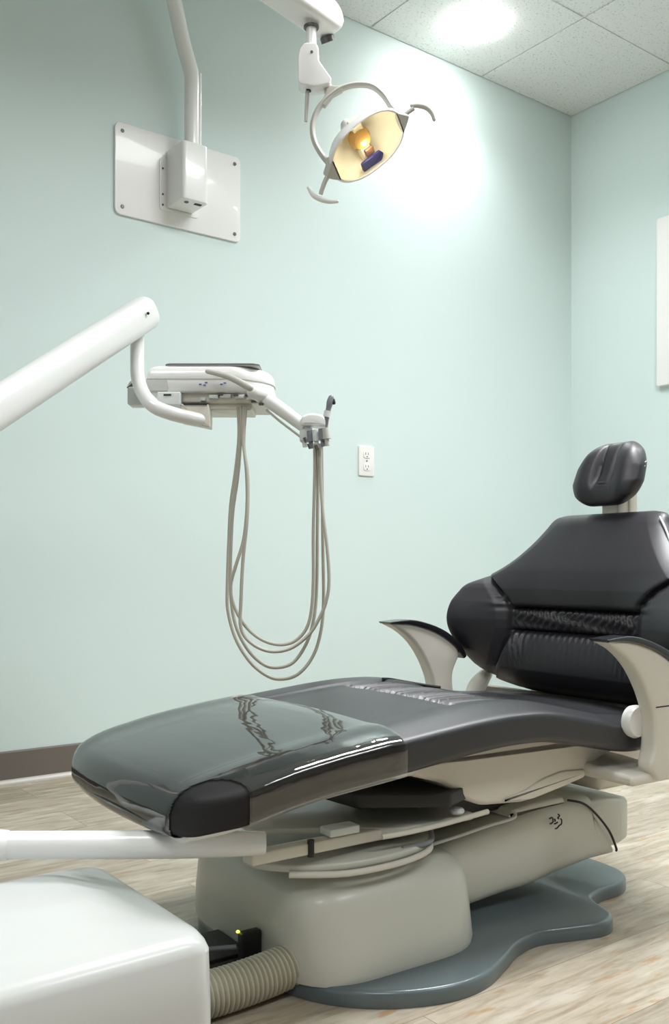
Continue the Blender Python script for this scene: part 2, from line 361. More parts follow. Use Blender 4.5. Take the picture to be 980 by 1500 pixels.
# joint off to the left, outside the picture
AZ = 1.885
mk('drop_tube', dl(join(tube([(.60, 1.86, 2.66), (.60, 1.86, 2.38), (.60, 1.80, 2.18), (.595, 1.72, AZ + .146)], .03, 20, 8), disc((.60, 1.86, 2.57), (0, 0, 1), .045, .10, .01))), M_white, DL)
AYc = 1.715; AXe = 1.262
def capsule(x0, x1, r, n=12):
    """stadium outline"""
    pts = [(x1 + r * math.cos(a), r * math.sin(a)) for a in np.linspace(-PI / 2, PI / 2, n)]
    pts += [(x0 + r * math.cos(a), r * math.sin(a)) for a in np.linspace(PI / 2, 1.5 * PI, n)]
    return pts
mk('flex_arm', dl(prism(capsule(.60, AXe - .005, .033), AYc - .038, AYc + .038, .014, lambda a, b, h: (a, h, AZ + b - (a - AXe) * 0.22), seg=5)), M_white, DL)
P = Wd(456, 46, 2.1)
mk('arm_hub', dl(join(disc((P.x, P.y, AZ - .036), (0, 0, 1), .017, .006, .001), tube([(P.x + .05, P.y + .01, AZ - .032), (P.x + .056, P.y + .012, AZ - .042)], .016, 16))), M_screw, DL)
P = Wd(456, 60, 2.1)
mk('stem', dl(tube([(P.x, P.y, AZ - .02), (P.x, P.y, AZ - .09)], .0115, 20)), M_white, DL)
# local picture-facing frame of the lamp head: R right, U up, B towards the room
R_, U_, B_ = Vector((.8, -.6, 0)), Vector((0, 0, 1)), Vector((-.6, -.8, 0))
def fr(px, py, d=0.0, Y=2.1): return Wd(px, py, Y) + B_ * d
kn = [(440, 78), (446, 70), (463, 70), (467, 78), (467, 95), (476, 108), (486, 122), (482, 130), (462, 134), (440, 130), (437, 124), (437, 90)]
c0 = fr(455, 100)
kn2 = rpoly([((x - 455) * 2.1 / FPX, (100 - y) * 2.1 / FPX) for x, y in kn], .004, 3)
mk('knuckle', dl(prism(kn2, -.022, .022, .003, lambda a, b, h: tuple(c0 + R_ * a + U_ * b + B_ * h))), M_white, DL)
mk('knuckle_screw', dl(tube([fr(457, 84, .020), fr(457, 84, .0235)], .003, 10)), M_screw, DL)
mk('adjustment_lever', dl(tube([fr(451, 128), fr(450, 140), fr(448, 178)], [.0035, .0048, .0036], 10)), M_lampgrey, DL)
mk('lever_boss', dl(tube([fr(452, 127), fr(452, 134)], .006, 12)), M_black, DL)
# lamp head: axis L between the handles, N looks down at the chair
C0 = fr(537, 213); px = 2.1 / FPX
L_ = (R_ * .80 + U_ * .60).normalized(); Dn = (R_ * .60 - U_ * .80).normalized()
N_ = (Dn * .80 + B_ * .60).normalized(); W_ = N_.cross(L_).normalized()
if W_.dot(Dn) < 0: W_ = -W_
def hd(a, b, h): return tuple(C0 + L_ * a + W_ * b + N_ * h)
def oval(a, b, n=48, e=2.3): return [(a * math.copysign(abs(math.cos(t)) ** (2 / e), math.cos(t)), b * math.copysign(abs(math.sin(t)) ** (2 / e), math.sin(t))) for t in np.linspace(0, 2 * PI, n, endpoint=False)]
A_, Bb = .096, .062
shell = loft([[hd(x, y, h) for x, y in oval(A_ * k, Bb * k)] for k, h in ((.05, -.062), (.35, -.060), (.60, -.050), (.80, -.034), (.94, -.016), (1.0, -.004), (1.03, .004), (1.0, .008), (.955, .008), (.94, .002))], True, False)
hdo = mk('lamp_head', dl(shell), M_white, DL)
refl = loft([[hd(x, y, h) for x, y in oval(A_ * k, Bb * k)] for k, h in ((.94, .003), (.85, -.014), (.65, -.032), (.4, -.044), (.05, -.048))], False, True)
mk('reflector', dl(refl), M_refl, hdo)
# ribs dividing the reflector
mk('reflector_bridge', dl(join(prism(rect(-.012, .012, -.060, .055, .004), -.038, -.012, .003, lambda a, b, h: hd(a, b * .9, h)))), M_refl, hdo)
mk('bulb_shield', dl(lathe([(.016, 0), (.024, .006), (.026, .018), (.020, .030), (.002, .034)], hd(-.002, -.012, -.036), N_, 24)), M_amber, hdo)
mk('bulb_socket', dl(rbox(-.010, .010, -.008, .008, -.01, .01, .003) if False else xf(rbox(-.011, .011, -.009, .009, -.008, .010, .003), Matrix(((L_.x, W_.x, N_.x, hd(.004, .022, -.014)[0]), (L_.y, W_.y, N_.y, hd(.004, .022, -.014)[1]), (L_.z, W_.z, N_.z, hd(.004, .022, -.014)[2]), (0, 0, 0, 1))))), mat('brown_socket', (.20, .09, .04), .4), hdo)
mk('filter', dl(prism(rpoly([(-.028, .030), (.024, .030), (.030, .040), (.020, .052), (-.030, .050)], .004), -.004, .004, .001, hd)), M_navy, hdo)
bl = bpy.data.lights.new('reflector_fill', 'POINT'); bl.energy = 0.06; bl.shadow_soft_size = .012; bl.color = (1, .93, .78)  # added weak light inside the head to lift the dull reflector
blo = bpy.data.objects.new('reflector_fill', bl); col.objects.link(blo); blo.parent = DL; blo.location = tuple(Vector(hd(.0, .0, .004)) - Vector((1.48, WY, 1.78)))
mk('shield', dl(loft([[hd(x, y, h) for x, y in oval(A_ * k, Bb * k)] for k, h in ((.97, .0085), (.85, .013), (.6, .017), (.3, .019), (.02, .020))], False, True)), M_lens, hdo)
Pb = C0 - N_ * .055 - L_ * .004 
mk('bulb_housing', dl(lathe([(.020, 0), (.019, .022), (.016, .034), (.017, .040), (.013, .050), (.001, .052)], C0 - N_ * .055, -N_ + U_ * .35, 24)), M_white, hdo)
# end brackets, yoke, handles
for s in (-1, 1):
    mk('end_bracket', dl(prism(rpoly([(s * .086, -.030), (s * .104, -.012), (s * .116, .0), (s * .104, .014), (s * .086, .030)], .006), -.014, .0095, .004, hd)), M_lampgrey, hdo)
yk = [(487, 246), (470, 225), (460, 205), (458, 183), (466, 160), (482, 142), (502, 129), (525, 124), (546, 127), (562, 140), (574, 158), (584, 166)]
mk('yoke', dl(tube([fr(x, y, 0) for x, y in yk], .0062, 12, 5, flat=1.5, up=B_)), M_lampgrey, DL)
mk('yoke_bracket', dl(prism(rpoly([((x - 480) * px, (140 - y) * px) for x, y in ((474, 126), (500, 128), (503, 134), (488, 142), (476, 158), (470, 154), (476, 140))], .004, 3), -.008, .008, .003, lambda a, b, h: tuple(fr(480, 140) + R_ * a + U_ * b + B_ * h))), M_lampgrey, DL)
hA = mk('handle', dl(join(tube([fr(488, 248), fr(478, 262), fr(472, 277), fr(470, 284)], [.006, .0055, .005, .005], 12), )), M_lampgrey, DL)
mk('grip', dl(tube([fr(452, 275), fr(459, 286), fr(470, 292), fr(482, 295), fr(494, 295)], [.004, .0055, .006, .0055, .004], 12, round_end=True)), M_white, hA)
hB = mk('handle', dl(join(tube([fr(586, 172), fr(597, 165), fr(606, 159)], [.006, .005, .005], 12))), M_lampgrey, DL)
mk('grip', dl(tube([fr(603, 155), fr(614, 155), fr(625, 158), fr(633, 166), fr(636, 175)], [.004, .0055, .006, .0055, .0045], 12, round_end=True)), M_lampgrey, hB)

# ------------------------------------------------------------------ dental chair (local x = towards the head, y = -t)
CH = empty('dental_chair', (1.6, 1.3, 0), math.radians(-2.88)); tag(CH, 'black leather dental chair on a warm grey base, seat lowered', 'dental chair')
S3 = lambda s, t, z: (s, -t, z)
# base plate
bp = [(-.80, .10), (-.785, .17), (-.745, .235), (-.68, .285), (-.60, .312), (-.53, .308), (-.46, .278), (-.40, .248), (-.34, .238), (-.27, .258), (-.215, .272), (-.175, .258), (-.155, .225), (-.145, .195), (-.125, .168), (-.085, .155), (-.02, .150), (.03, .120), (.05, .06)]
bpo = catmull(bp + [(s, -t) for s, t in reversed(bp)], 5, True)
mk('base_plate', prism(bpo, 0.0, .026, .008, lambda a, b, h: S3(a, b, h), b0=.001), M_base, CH)
# base cover: a soft box
def rrect_ring(s0, s1, t, rc, z, n=9):
    return [S3(a, b, z) for a, b in rpoly([(s0, -t), (s1, -t), (s1, t), (s0, t)], rc, n)]
rings = []
for z, a, b, t, rc in ((.024, -.798, -.437, .232, .115), (.035, -.798, -.435, .234, .115), (.08, -.798, -.437, .224, .105), (.12, -.797, -.438, .214, .10), (.140, -.795, -.442, .206, .095), (.154, -.790, -.450, .195, .09), (.164, -.772, -.465, .176, .085), (.171, -.745, -.49, .145, .08), (.176, -.71, -.52, .11, .07), (.178, -.67, -.56, .06, .04)):
    rings.append(rrect_ring(a, b, t, rc, z))
mk('base_cover', loft(rings), M_grey_cover, CH, ang=60)
mk('cover_gap', prism(rpoly([(-.785, -.21), (-.45, -.21), (-.45, .21), (-.785, .21)], .1, 9), .020, .026, .001, S3), M_black, CH)
# lift arm
def arm_ring(s, t, z0, z1, r, n=5): return [(s, -a, b) for a, b in rpoly([(-t, z0), (t, z0), (t, z1), (-t, z1)], r, n)]
def zb(s): return np.interp(s, [-.55, -.378, 0, .2], [.035, .045, .078, .10])
def zt(s): return np.interp(s, [-.55, -.42, -.30, -.2, -.12, 0, .2], [.150, .168, .186, .196, .200, .196, .17])
A = [arm_ring(s, .130 + .008 * math.exp(-((s + .25) / .05) ** 2), zb(s), zt(s), .028) for s in np.linspace(-.56, -.08, 26)]
# slanted rear end of the arm shell
for k in np.linspace(0, 1, 6)[1:]:
    A.append([(s_ + (.10 * (1 - (z_ - .075) / .125)) * k - .03 * k, y_, z_) for s_, y_, z_ in A[25]])
la = mk('lift_arm', loft(A), M_grey_cover, CH, ang=60)
A = [arm_ring(s, h, a, b, .014) for s, h, a, b in ((-.12, .119, .082, .188), (-.02, .119, .084, .186), (.02, .117, .086, .182), (.045, .112, .090, .177), (.056, .104, .096, .170), (.059, .094, .104, .16))]
mk('arm_rear_cover', loft(A), M_grey_cover, la, ang=60)
mk('seam', tube([(-.145, -.125, .200), (-.11, -.133, .190), (-.075, -.134, .165), (-.035, -.133, .125), (-.012, -.131, .088), (-.008, -.128, .080)], .0024, 8), M_ink, la)
mk('trim_lip', tube([(-.60, -.110, .160), (-.575, -.131, .164), (-.52, -.134, .172), (-.44, -.134, .178), (-.36, -.134, .186), (-.30, -.134, .190), (-.285, -.124, .196)], .0030, 8, 8), M_capgrey, la)
mk('arm_pad', prism(rpoly([(-.30, .188), (-.285, .200), (-.22, .205), (-.15, .206), (-.145, .19)], .006, 3), -.12, .12, .006, lambda a, b, h: (a, -h, b)), M_grey_cover, la)
# emblem on the arm side: the small dark scribble of the maker's mark
c = (-.196, .168); mk_y = -.1435
def stroke(pts, r=.0014): return tube([(c[0] + a, mk_y + (a * .02), c[1] + b) for a, b in pts], r, 6, 3)
mk('emblem', join(stroke([(-.020, .011), (-.012, .012), (-.010, .004), (-.016, .001), (-.018, .002)]), stroke([(-.006, .008), (-.004, .006), (-.005, .003)]), stroke([(-.006, -.001), (0, .0), (.003, .001)]),
   stroke([(.004, .016), (.008, .012), (.003, .009), (.006, .007)]), stroke([(.011, .006), (.014, .003), (.013, -.004), (.007, -.006), (.001, -.010), (-.004, -.010)])), M_ink, la)
# mechanism between the arm and the seat
mk('link_plate', join(box(-.50, -.20, -.085, .085, .195, .262), box(-.42, -.15, -.06, .06, .20, .25)), M_black, CH, smooth=False)
mk('tray_slide', prism(rpoly([(-.69, -.10), (-.44, -.12), (-.44, .185), (-.53, .225), (-.66, .15)], .01), .262, .285, .003, S3), M_black, CH)
mk('slide_screw', disc((-.50, -.16, .261), (0, 0, -1), .004, .004, .001), M_steel, CH)
mk('carrier_plate', prism(rpoly([(-.80, -.10), (-.46, -.10), (-.44, .19), (-.60, .19), (-.80, .06)], .015), .222, .232, .003, S3), M_grey_cover, CH)
mk('carrier_rim', tube([S3(-.645, .195, .226), S3(-.60, .200, .227), S3(-.52, .200, .229), S3(-.42, .195, .233)], .0045, 10), M_cream, CH)
mk('side_rail', xf(rbox(-.20, .16, -.012, .012, -.008, .010, .003), Matrix.Translation((-.68, -.165, .222)) @ Matrix.Rotation(math.radians(6), 4, 'Z') @ Matrix.Rotation(math.radians(2), 4, 'Y')), M_cream, CH)
mk('swing_plate', prism(catmull([(-.83, .08), (-.80, .16), (-.72, .20), (-.62, .205), (-.54, .18), (-.50, .12), (-.52, .0), (-.70, -.04)], 6, True), .188, .200, .004, S3), M_grey_cover, CH)
mk('swing_plate_edge', tube([S3(-.80, .17, .188), S3(-.72, .208, .186), S3(-.62, .212, .186), S3(-.545, .19, .188), S3(-.505, .135, .190)], .005, 10), M_cream, CH)
mk('cable', tube([S3(-.60, .19, .198), S3(-.54, .185, .199), S3(-.50, .14, .203), S3(-.47, .10, .215)], .0045, 10), M_silvergrey, CH)
mk('rail_pin', tube([S3(-.772, .187, .215), S3(-.772, .187, .240)], .0055, 10), M_black, CH)
mk('link_block', rbox(-.735, -.68, -.185, -.155, .236, .248, .002), M_capgrey, CH)
mk('pivot_cap', disc(S3(-.48, .185, .236), (0, 0, 1), .012, .01, .003), M_capgrey, CH)
# seat frame (cream)
sf = [(-.62, .333), (-.60, .318), (-.53, .297), (-.475, .262), (-.44, .247), (-.34, .239), (-.30, .246), (-.25, .252), (-.19, .262), (-.165, .285), (-.12, .302), (-.02, .300), (.02, .32), (.02, .345), (-.15, .332), (-.40, .365), (-.60, .345)]
mk('seat_frame', prism(rpoly(sf, .012, 4), -.205, .205, .010, lambda a, b, h: (a, h, b)), M_cream, CH)
mk('frame_skirt', prism(rpoly([(-.40, .250), (-.33, .243), (-.25, .255), (-.19, .266), (-.19, .280), (-.25, .284), (-.30, .276), (-.34, .262)], .01, 4), -.208, .208, .003, lambda a, b, h: (a, h, b)), M_cream, CH)
mk('back_support', join(rbox(-.05, .10, -.12, .12, .20, .345, .02), prism(rpoly([(.02, .26), (.16, .28), (.19, .40), (.19, .62), (.13, .62), (.12, .38), (.02, .345)], .02), -.10, .10, .01, lambda a, b, h: (a, h, b))), M_cream, CH)
mk('hip_plate', prism(rect(-.34, .34, .335, .362, .01), .045, .075, .004, lambda a, b, h: (h, -a, b)), mat('taupe_plastic', (.30, .26, .22), .5), CH)

# ---- seat and legrest cushion
def seat_top(s): return np.interp(s, SS, SZ)
kp = catmull([(-1.02, .330), (-.97, .348), (-.90, .363), (-.80, .380), (-.70, .392), (-.60, .402), (-.50, .411), (-.42, .414), (-.34, .409), (-.24, .388), (-.14, .367), (-.04, .360), (.06, .357)], 8)
SS, SZ = np.array([p[0] for p in kp]), np.array([p[1] for p in kp])
def seat_half(s):
    w = .272
    if s < -.90: w = .272 * (1 - .22 * ((-.90 - s) / .125) ** 2.6)
    if s > -.16: w = .272 * (1 - .24 * ((s + .16) / .21) ** 2.0)
    return w
def seat_thick(s): return float(np.interp(s, [-1.03, -.95, -.66, -.42, -.14, .05], [.050, .058, .064, .062, .056, .048]))
S_A, S_B = -1.022, .045
def cushion_rings(off=0.0, sA=S_A, sB=S_B, nS=190, nT=300, relief=True, endr=.026):
    ss = np.concatenate([sA + endr * (1 - np.cos(np.linspace(0.08, PI / 2, 12))), np.linspace(sA + endr, sB - endr, nS)[1:-1], sB - endr * (1 - np.sin(np.linspace(0, PI / 2 - .08, 12)))])
    rings = []; CL = se_loop(8, .12, nT)
    for s in ss:
        w = seat_half(s) + off; zt_ = seat_top(s); th = seat_thick(s)
        # rounding of the two ends
        k = 1.0
        if s < sA + endr: k = math.sqrt(max(1 - ((sA + endr - s) / endr) ** 2, .0))
        if s > sB - endr: k = math.sqrt(max(1 - ((s - sB + endr) / endr) ** 2, .0))
        hw = w - endr * (1 - k) * .9; hz = (th / 2) * (.15 + .85 * k) + off
        zc = zt_ - th / 2
        bow = 0 if sA > -1.1 and s > -.9 else .018 * max(0, (-.9 - s) / .12)
        ring = []
        for ca, sa in CL:
            t = hw * ca; z = hz * sa
            if sa > 0:
                z += .010 * (1 - (t / hw) ** 2) * k                     # crown
                if s < -.0: z += .004 * math.exp(-((abs(t) - .215) / .03) ** 2) * k
                if relief and s < -.0:
                    u = abs(t)
                    # centre panel sunk between two bolsters, with a stitched groove
                    if -.98 < s < -.05:
                        f = 1 / (1 + math.exp((u - .165) / .006))
                        z -= .007 * f * k
                        z -= .003 * math.exp(-((u - .168) / .004) ** 2)
                    if -.465 < s < -.345 and u < .165:                  # gathered knee strip
                        z -= .002 - .0040 * math.sin(t * 2 * PI / .0165 + 5 * s)
                    for e_ in (-.465, -.345):
                        if u < .168: z -= .004 * math.exp(-((s - e_) / .004) ** 2)
            sx = s - (bow * 0)
            # the foot end is bowed: the middle reaches further than the corners
            if s < -.85: sx = s + .030 * (t / .27) ** 2 * ((-.85 - s) / .17)
            ring.append(S3(sx, t, zc + z))
        rings.append(ring)
    return rings
mk('seat_cushion', loft(cushion_rings()), M_seat, CH, ang=70)
def edge_pt(s, side, du=0.0, dz=0.0):
    w = seat_half(s); z = seat_top(s) - .010
    return S3(s + (.030 * ((-.85 - s) / .17) if s < -.85 else 0), side * (w * .985 + du), z + dz)
mk('cushion_seam', tube([S3(a, b, seat_top(a) + .010 * (1 - (b / .272) ** 2) + .0012) for a, b in ((-.37, -.168), (-.335, -.19), (-.30, -.195), (-.26, -.175), (-.235, -.145))], .0030, 8), M_black, CH)
for side in (1, -1):
    mk('piping', tube([edge_pt(s, side, -.002, -.002) for s in np.linspace(-.985, -.02, 24)] , .0026, 8, 3), M_black, CH)
mk('under_tray', loft([[S3(s + (.030 * (t / .27) ** 2 * ((-.85 - s) / .17) if s < -.85 else 0), t, z) for t, z in rpoly([(-w, zz), (w, zz), (w * .93, zz - .014), (-w * .93, zz - .014)], .006)] for s, w, zz in [(s, seat_half(s) * .94, seat_top(s) - seat_thick(s) + .004) for s in np.linspace(-1.004, -.62, 16)]]), M_white, CH, ang=60)

# ---- backrest
zk = [.362, .368, .38, .40, .43, .46, .50, .535, .565, .59, .61, .63, .66, .70, .735, .755, .763, .767]
wk = [.175, .205, .240, .278, .303, .315, .321, .322, .321, .317, .309, .272, .232, .193, .166, .154, .142, .12]
ck = catmull(list(zip(zk, wk)), 6); ZK = [p[0] for p in ck]; WK = [p[1] for p in ck]
def back_rings(nz=190, nt=420):
    rings = []; BL = se_loop(2.9, .16, nt)
    zs = np.concatenate([.362 + .03 * (1 - np.cos(np.linspace(0.05, PI / 2, 16))), np.linspace(.392, .740, nz)[1:], .767 - .027 * (1 - np.sin(np.linspace(0, PI / 2 - .05, 16)))[1:]])
    for z in zs:
        w = np.interp(z, ZK, WK)
        H = np.interp(z, [.36, .42, .53, .66, .77], [.034, .045, .048, .034, .024])
        k = 1.0
        if z < .392: k = math.sqrt(max(1 - ((.392 - z) / .031) ** 2, 0))
        if z > .740: k = math.sqrt(max(1 - ((z - .740) / .0275) ** 2, 0))
        H = H * (.12 + .88 * k)
        base = np.interp(z, [.36, .42, .50, .57, .60, .77], [.082, .056, .056, .056, .062, .128])
        wg = .085 * math.exp(-((z - .53) / .11) ** 2) + .01
        ring = []
        # panel seam: wing line |t| at this height
        seam = np.interp(z, [.37, .40, .44, .49, .51, .55, .575, .60, .625, .64], [.30, .235, .205, .178, .172, .172, .185, .212, .25, .30])
        for ca, sa in BL:
            t = w * ca; d = H * sa
            u = abs(t); mid = base - wg * max(0, (u - .10) / .21) ** 1.7
            s = mid - d
            if sa > .08:
                q = min(1, (sa - .08) / .25)
                dep = 0
                dep += .009 * math.exp(-((u - seam) / .0055) ** 2)
                inner = 1 / (1 + math.exp((u - seam + .004) / .004))
                dep -= .010 * (1 - inner) * (1 if .38 < z < .64 else 0) * min(1, max(0, (u - seam) / .03)) * min(1, (z - .38) / .03) * min(1, (.64 - z) / .03)
                for zs_ in (.505, .558): dep += .010 * inner * math.exp(-((z - zs_) / .0045) ** 2)
                if .505 < z < .558:
                    m_ = math.sin((z - .505) / .053 * PI) ** .5
                    dep += inner * (.010 - .0065 * m_ + .0055 * m_ * math.sin(t * 2 * PI / .019 + 1.3 * math.sin(z * 190 + t * 31) + .8 * math.sin(t * 57)))
                if .42 < z < .505:
                    dep += inner * (.0035 * math.exp(-(.505 - z) / .018) * math.sin(t * 2 * PI / .017 + .7 * math.sin(t * 40)))
                    dep -= inner * .024 * math.sin((z - .365) / .14 * PI) ** .7
                    # corner gathers of the lower pad
                    dep += inner * .004 * math.exp(-((u - .150) / .022) ** 2) * math.sin(u * 2 * PI / .014 - (z - .46) * 90) * math.exp(-((z - .47) / .03) ** 2)
                elif .37 < z <= .42: dep -= inner * .024 * math.sin((z - .365) / .14 * PI) ** .7
                if z > .558: dep -= inner * .022 * math.sin(min(1, (z - .558) / .10) * PI / 2) ** .8 * (1 - max(0, (z - .64) / .13) ** 1.3) * min(1, max(0, (w - u) / .035)) ** .5
                # creases fanning on the wings
                dep += (1 - inner) * .003 * math.exp(-((u - .195) / .022) ** 2) * math.sin((z - .57) * 2 * PI / .020) * math.exp(-((z - .575) / .02) ** 2)
                s += dep * q * k
            ring.append(S3(s, t, z))
        rings.append(ring)
    return rings
bk = mk('backrest', loft(back_rings()), M_leather, CH, ang=75)
mk('edge_stitching', tube([S3(a, b, z) for a, b, z in ((.100, .150, .752), (.090, .172, .726), (.076, .197, .690), (.058, .226, .655))], .0022, 8), M_capgrey, bk)
# ---- headrest
def head_rings():
    rings = []; n = 150
    for z in np.concatenate([np.linspace(0, 1, 70)]):
        v = .5 - .5 * math.cos(z * PI); zz = .783 + .142 * v
        x = 2 * v - 1; k = math.sqrt(max(1 - abs(x) ** 3.2, 0.0006))
        w = np.interp(v, [0, .15, .35, .6, .85, 1], [.066, .082, .0895, .086, .074, .062]) * (.50 + .50 * k)
        H = .034 * (.10 + .90 * k)
        base = .112 + .050 * v
        ring = []
        for j in range(n):
            a = 2 * PI * j / n; ca, sa = math.cos(a), math.sin(a)
            t = w * math.copysign(abs(ca) ** .75, ca); d = H * math.copysign(abs(sa) ** .75, sa); s = base - d - .012 * (t / .09) ** 2 * (1 if sa > 0 else 1)
            if sa > 0:
                q = min(1, sa * 2) * k
                low = 1 / (1 + math.exp((.36 - v) / .05))
                s += q * low * (.010 * math.exp(-((abs(t) - .000) / .022) ** 4) + .011 * math.exp(-((abs(t) - .020) / .006) ** 2))
                s -= q * .006 * math.exp(-((abs(t) - .055) / .022) ** 2)
                s += q * .003 * math.exp(-((t) / .012) ** 2) * math.exp(-((v - .33) / .06) ** 2) * math.sin(v * 120)
            ring.append(S3(s, t, zz))
        rings.append(ring)
    return rings
hr = mk('headrest', loft(head_rings()), M_leather, CH, ang=75)
mk('headrest_stem', join(rbox(.155, .185, -.030, .030, .62, .88, .006), rbox(.12, .18, -.026, .018, .755, .80, .006)), M_cream, CH)
# stitched back shell of the headrest
for k in range(6): mk('headrest_stitch', tube([S3(.118 + .0035 * k, .0800 + .0012 * k, .822 + .010 * k), S3(.122 + .0035 * k, .0812 + .0012 * k, .825 + .010 * k)], .0012, 6), M_capgrey, hr)

# ---- armrests
def ribbon(Lc, Rc, t0, t1, r_, side, n=6):
    Q = catmull([(*a, *b) for a, b in zip(Lc, Rc)], n); rings = []
    for q in Q:
        L2, R2 = np.array(q[:2]), np.array(q[2:]); W2 = np.linalg.norm(R2 - L2); d_ = (R2 - L2) / W2
        rings.append([S3(L2[0] + d_[0] * u, side * t_, L2[1] + d_[1] * u) for u, t_ in rpoly([(0, t0), (W2, t0), (W2, t1), (0, t1)], min(r_, W2 * .45), 5)])
    return loft(rings)
aL = [(-.259, .521), (-.225, .503), (-.195, .480), (-.172, .453), (-.152, .420), (-.137, .38), (-.137, .33), (-.146, .297), (-.128, .272)]
aR = [(-.257, .524), (-.200, .5215), (-.140, .506), (-.090, .480), (-.058, .450), (-.076, .405), (-.074, .36), (-.056, .31), (-.062, .278)]
pL = [(-.262, .5225), (-.21, .5195), (-.16, .508), (-.115, .491), (-.078, .468), (-.058, .448), (-.046, .435)]
pR = [(-.266, .527), (-.205, .5305), (-.155, .521), (-.108, .504), (-.070, .481), (-.047, .457), (-.038, .441)]
for side in (1, -1):
    a_ = mk('armrest', ribbon(aL, aR, .285, .319, .009, side), M_cream, CH, ang=60)
    mk('arm_pad', ribbon(pL, pR, .281, .323, .004, side), M_pad, a_, ang=60)
    if side > 0: mk('arm_joint_line', prism(rect(-.135, -.075, .4005, .4030, .001), .306, .3195, .0005, lambda a, b, h: S3(a, side * h, b)), M_ink, a_)
    if side > 0: mk('pivot_knob', lathe([(.010, 0), (.026, .002), (.030, .010), (.028, .020), (.018, .026), (.001, .027)], S3(-.140, side * .290, .372), (0, side, 0), 28), M_white, a_)
    mk('arm_bracket', prism(rpoly([(side * .312, .266), (side * .312, .284), (side * .26, .287), (side * .20, .292), (side * .12, .296), (side * .12, .272), (side * .21, .266)], .008, 3), -.190, -.070, .008, lambda a, b, h: S3(h, a, b)), M_cream, a_)
for sd in (1, -1): mk('back_hinge', tube([S3(-.02, sd * .285, .33), S3(.01, sd * .30, .362), S3(.04, sd * .30, .392)], [.020, .022, .016], 16, round_end=True), M_cream, CH)
# ---- black socket with the LED at the end of the base cover
cb = mk('socket_bracket', join(rbox(-.835, -.80, -.088, -.072, .028, .080, .003), rbox(-.90, -.80, -.05, .06, .027, .034, .002)), M_black, CH)
mk('lever', tube([S3(-.94, .03, .055), S3(-.84, .078, .058)], .004, 10), M_silvergrey, cb)
mk('indicator_led', disc(S3(-.836, .076, .079), (0, 0, 1), .0026, .003, .0006, 12), M_led, cb)

# ------------------------------------------------------------------ clear sleeve over the legrest
SL = cushion_rings(off=.0035, sA=S_A - .004, sB=-.655, nS=90, nT=160, relief=False, endr=.026)
SL = [r for r in SL if r[0][0] < -.655 - .023]
SL.append([(-.657, y, z) for _, y, z in [v for v in SL[-1]]])
V, Fc = loft(SL, True, False)
def keep(f):
    c = np.mean([V[i] for i in f], axis=0); t = -c[1]
    d = math.hypot((c[0] + 1.005) / .082, (t - .275) / .074)
    return d > 1
Fc = [f for f in Fc if keep(f)]
used = set(i for f in Fc for i in f)
for i in used:
    sx_, y_, z_ = V[i]; t_ = -y_; d_ = math.hypot((sx_ + 1.005) / .082, (t_ - .275) / .074)
    if d_ < 1:
        if t_ > .262: sx_ = -1.005 + .082 * math.sqrt(max(0, 1 - ((t_ - .275) / .074) ** 2))
        elif sx_ < -.99: t_ = .275 - .074 * math.sqrt(max(0, 1 - ((sx_ + 1.005) / .082) ** 2))
        else: sx_ = -1.005 + (sx_ + 1.005) / d_; t_ = .275 + (t_ - .275) / d_
        V[i] = (sx_, -t_, z_)
rot = Matrix.Translation((1.6, 1.3, 0)) @ Matrix.Rotation(math.radians(-2.88), 4, 'Z')
org = rot @ Vector((-.84, 0, .32))
sl = mk('legrest_sleeve', (V, Fc), M_sleeve, None, ang=80)
me = sl.data; me.transform(Matrix.Translation((.84, 0, -.32))); sl.location = org; sl.rotation_euler = (0, 0, math.radians(-2.88))
tag(sl, 'clear glossy plastic sleeve pulled over the foot end of the chair', 'plastic sleeve')

# (the uncovered near corner is a matte black patch of the cushion)
CR = cushion_rings(off=.0012, sA=S_A - .0015, sB=-.655, nS=90, nT=160, relief=False, endr=.026)
CR = [q_ for q_ in CR if q_[0][0] < -.86]
V2, F2 = loft(CR, True, False)
def inside(f):
    c = np.mean([V2[i] for i in f], axis=0); t = -c[1]
    return math.hypot((c[0] + 1.005) / .086, (t - .275) / .078) < 1
mk('corner_patch', (V2, [f for f in F2 if inside(f)]), mat('matte_black_vinyl', (.012, .011, .012), .55, spec=.3), CH, ang=80)

# ------------------------------------------------------------------ utility box and corrugated hose
UB = empty('utility_box', (.33, 1.2, 0)); tag(UB, 'white plastic utility box on the floor at the foot of the chair', 'utility box')
def ub(vf): return [(v[0] - .33, v[1] - 1.2, v[2]) for v in vf[0]], vf[1]
rg = []
x0, x1, y0, y1 = .02, .592, 1.032, 1.40
for z, i, rc in ((0, .004, .03), (.003, 0, .03), (.10, 0, .03), (.168, .002, .03), (.178, .006, .032), (.186, .013, .035), (.190, .022, .04), (.1925, .032, .045), (.2125, .135, .035), (.214, .145, .03), (.2145, .155, .02)):
    rg.append([(a, b, z) for a, b in rpoly([(x0 + i, y0 + i), (x1 - i * .75, y0 + i), (x1 - i * .75, y1 - i * .6), (x0 + i, y1 - i * .6)], rc, 7)])
ubc = mk('cover', ub(loft(rg)), mat('box_plastic', (.60, .61, .60), .3, coat=.2), UB, ang=25)
mk('base_flange', ub(rbox(.03, .585, 1.04, 1.39, 0, .012, .004)), M_grey_cover, UB)
mk('pipe_stub', ub(tube([(.50, 1.18, .045), (.62, 1.18, .045)], .020, 16)), M_black, UB)
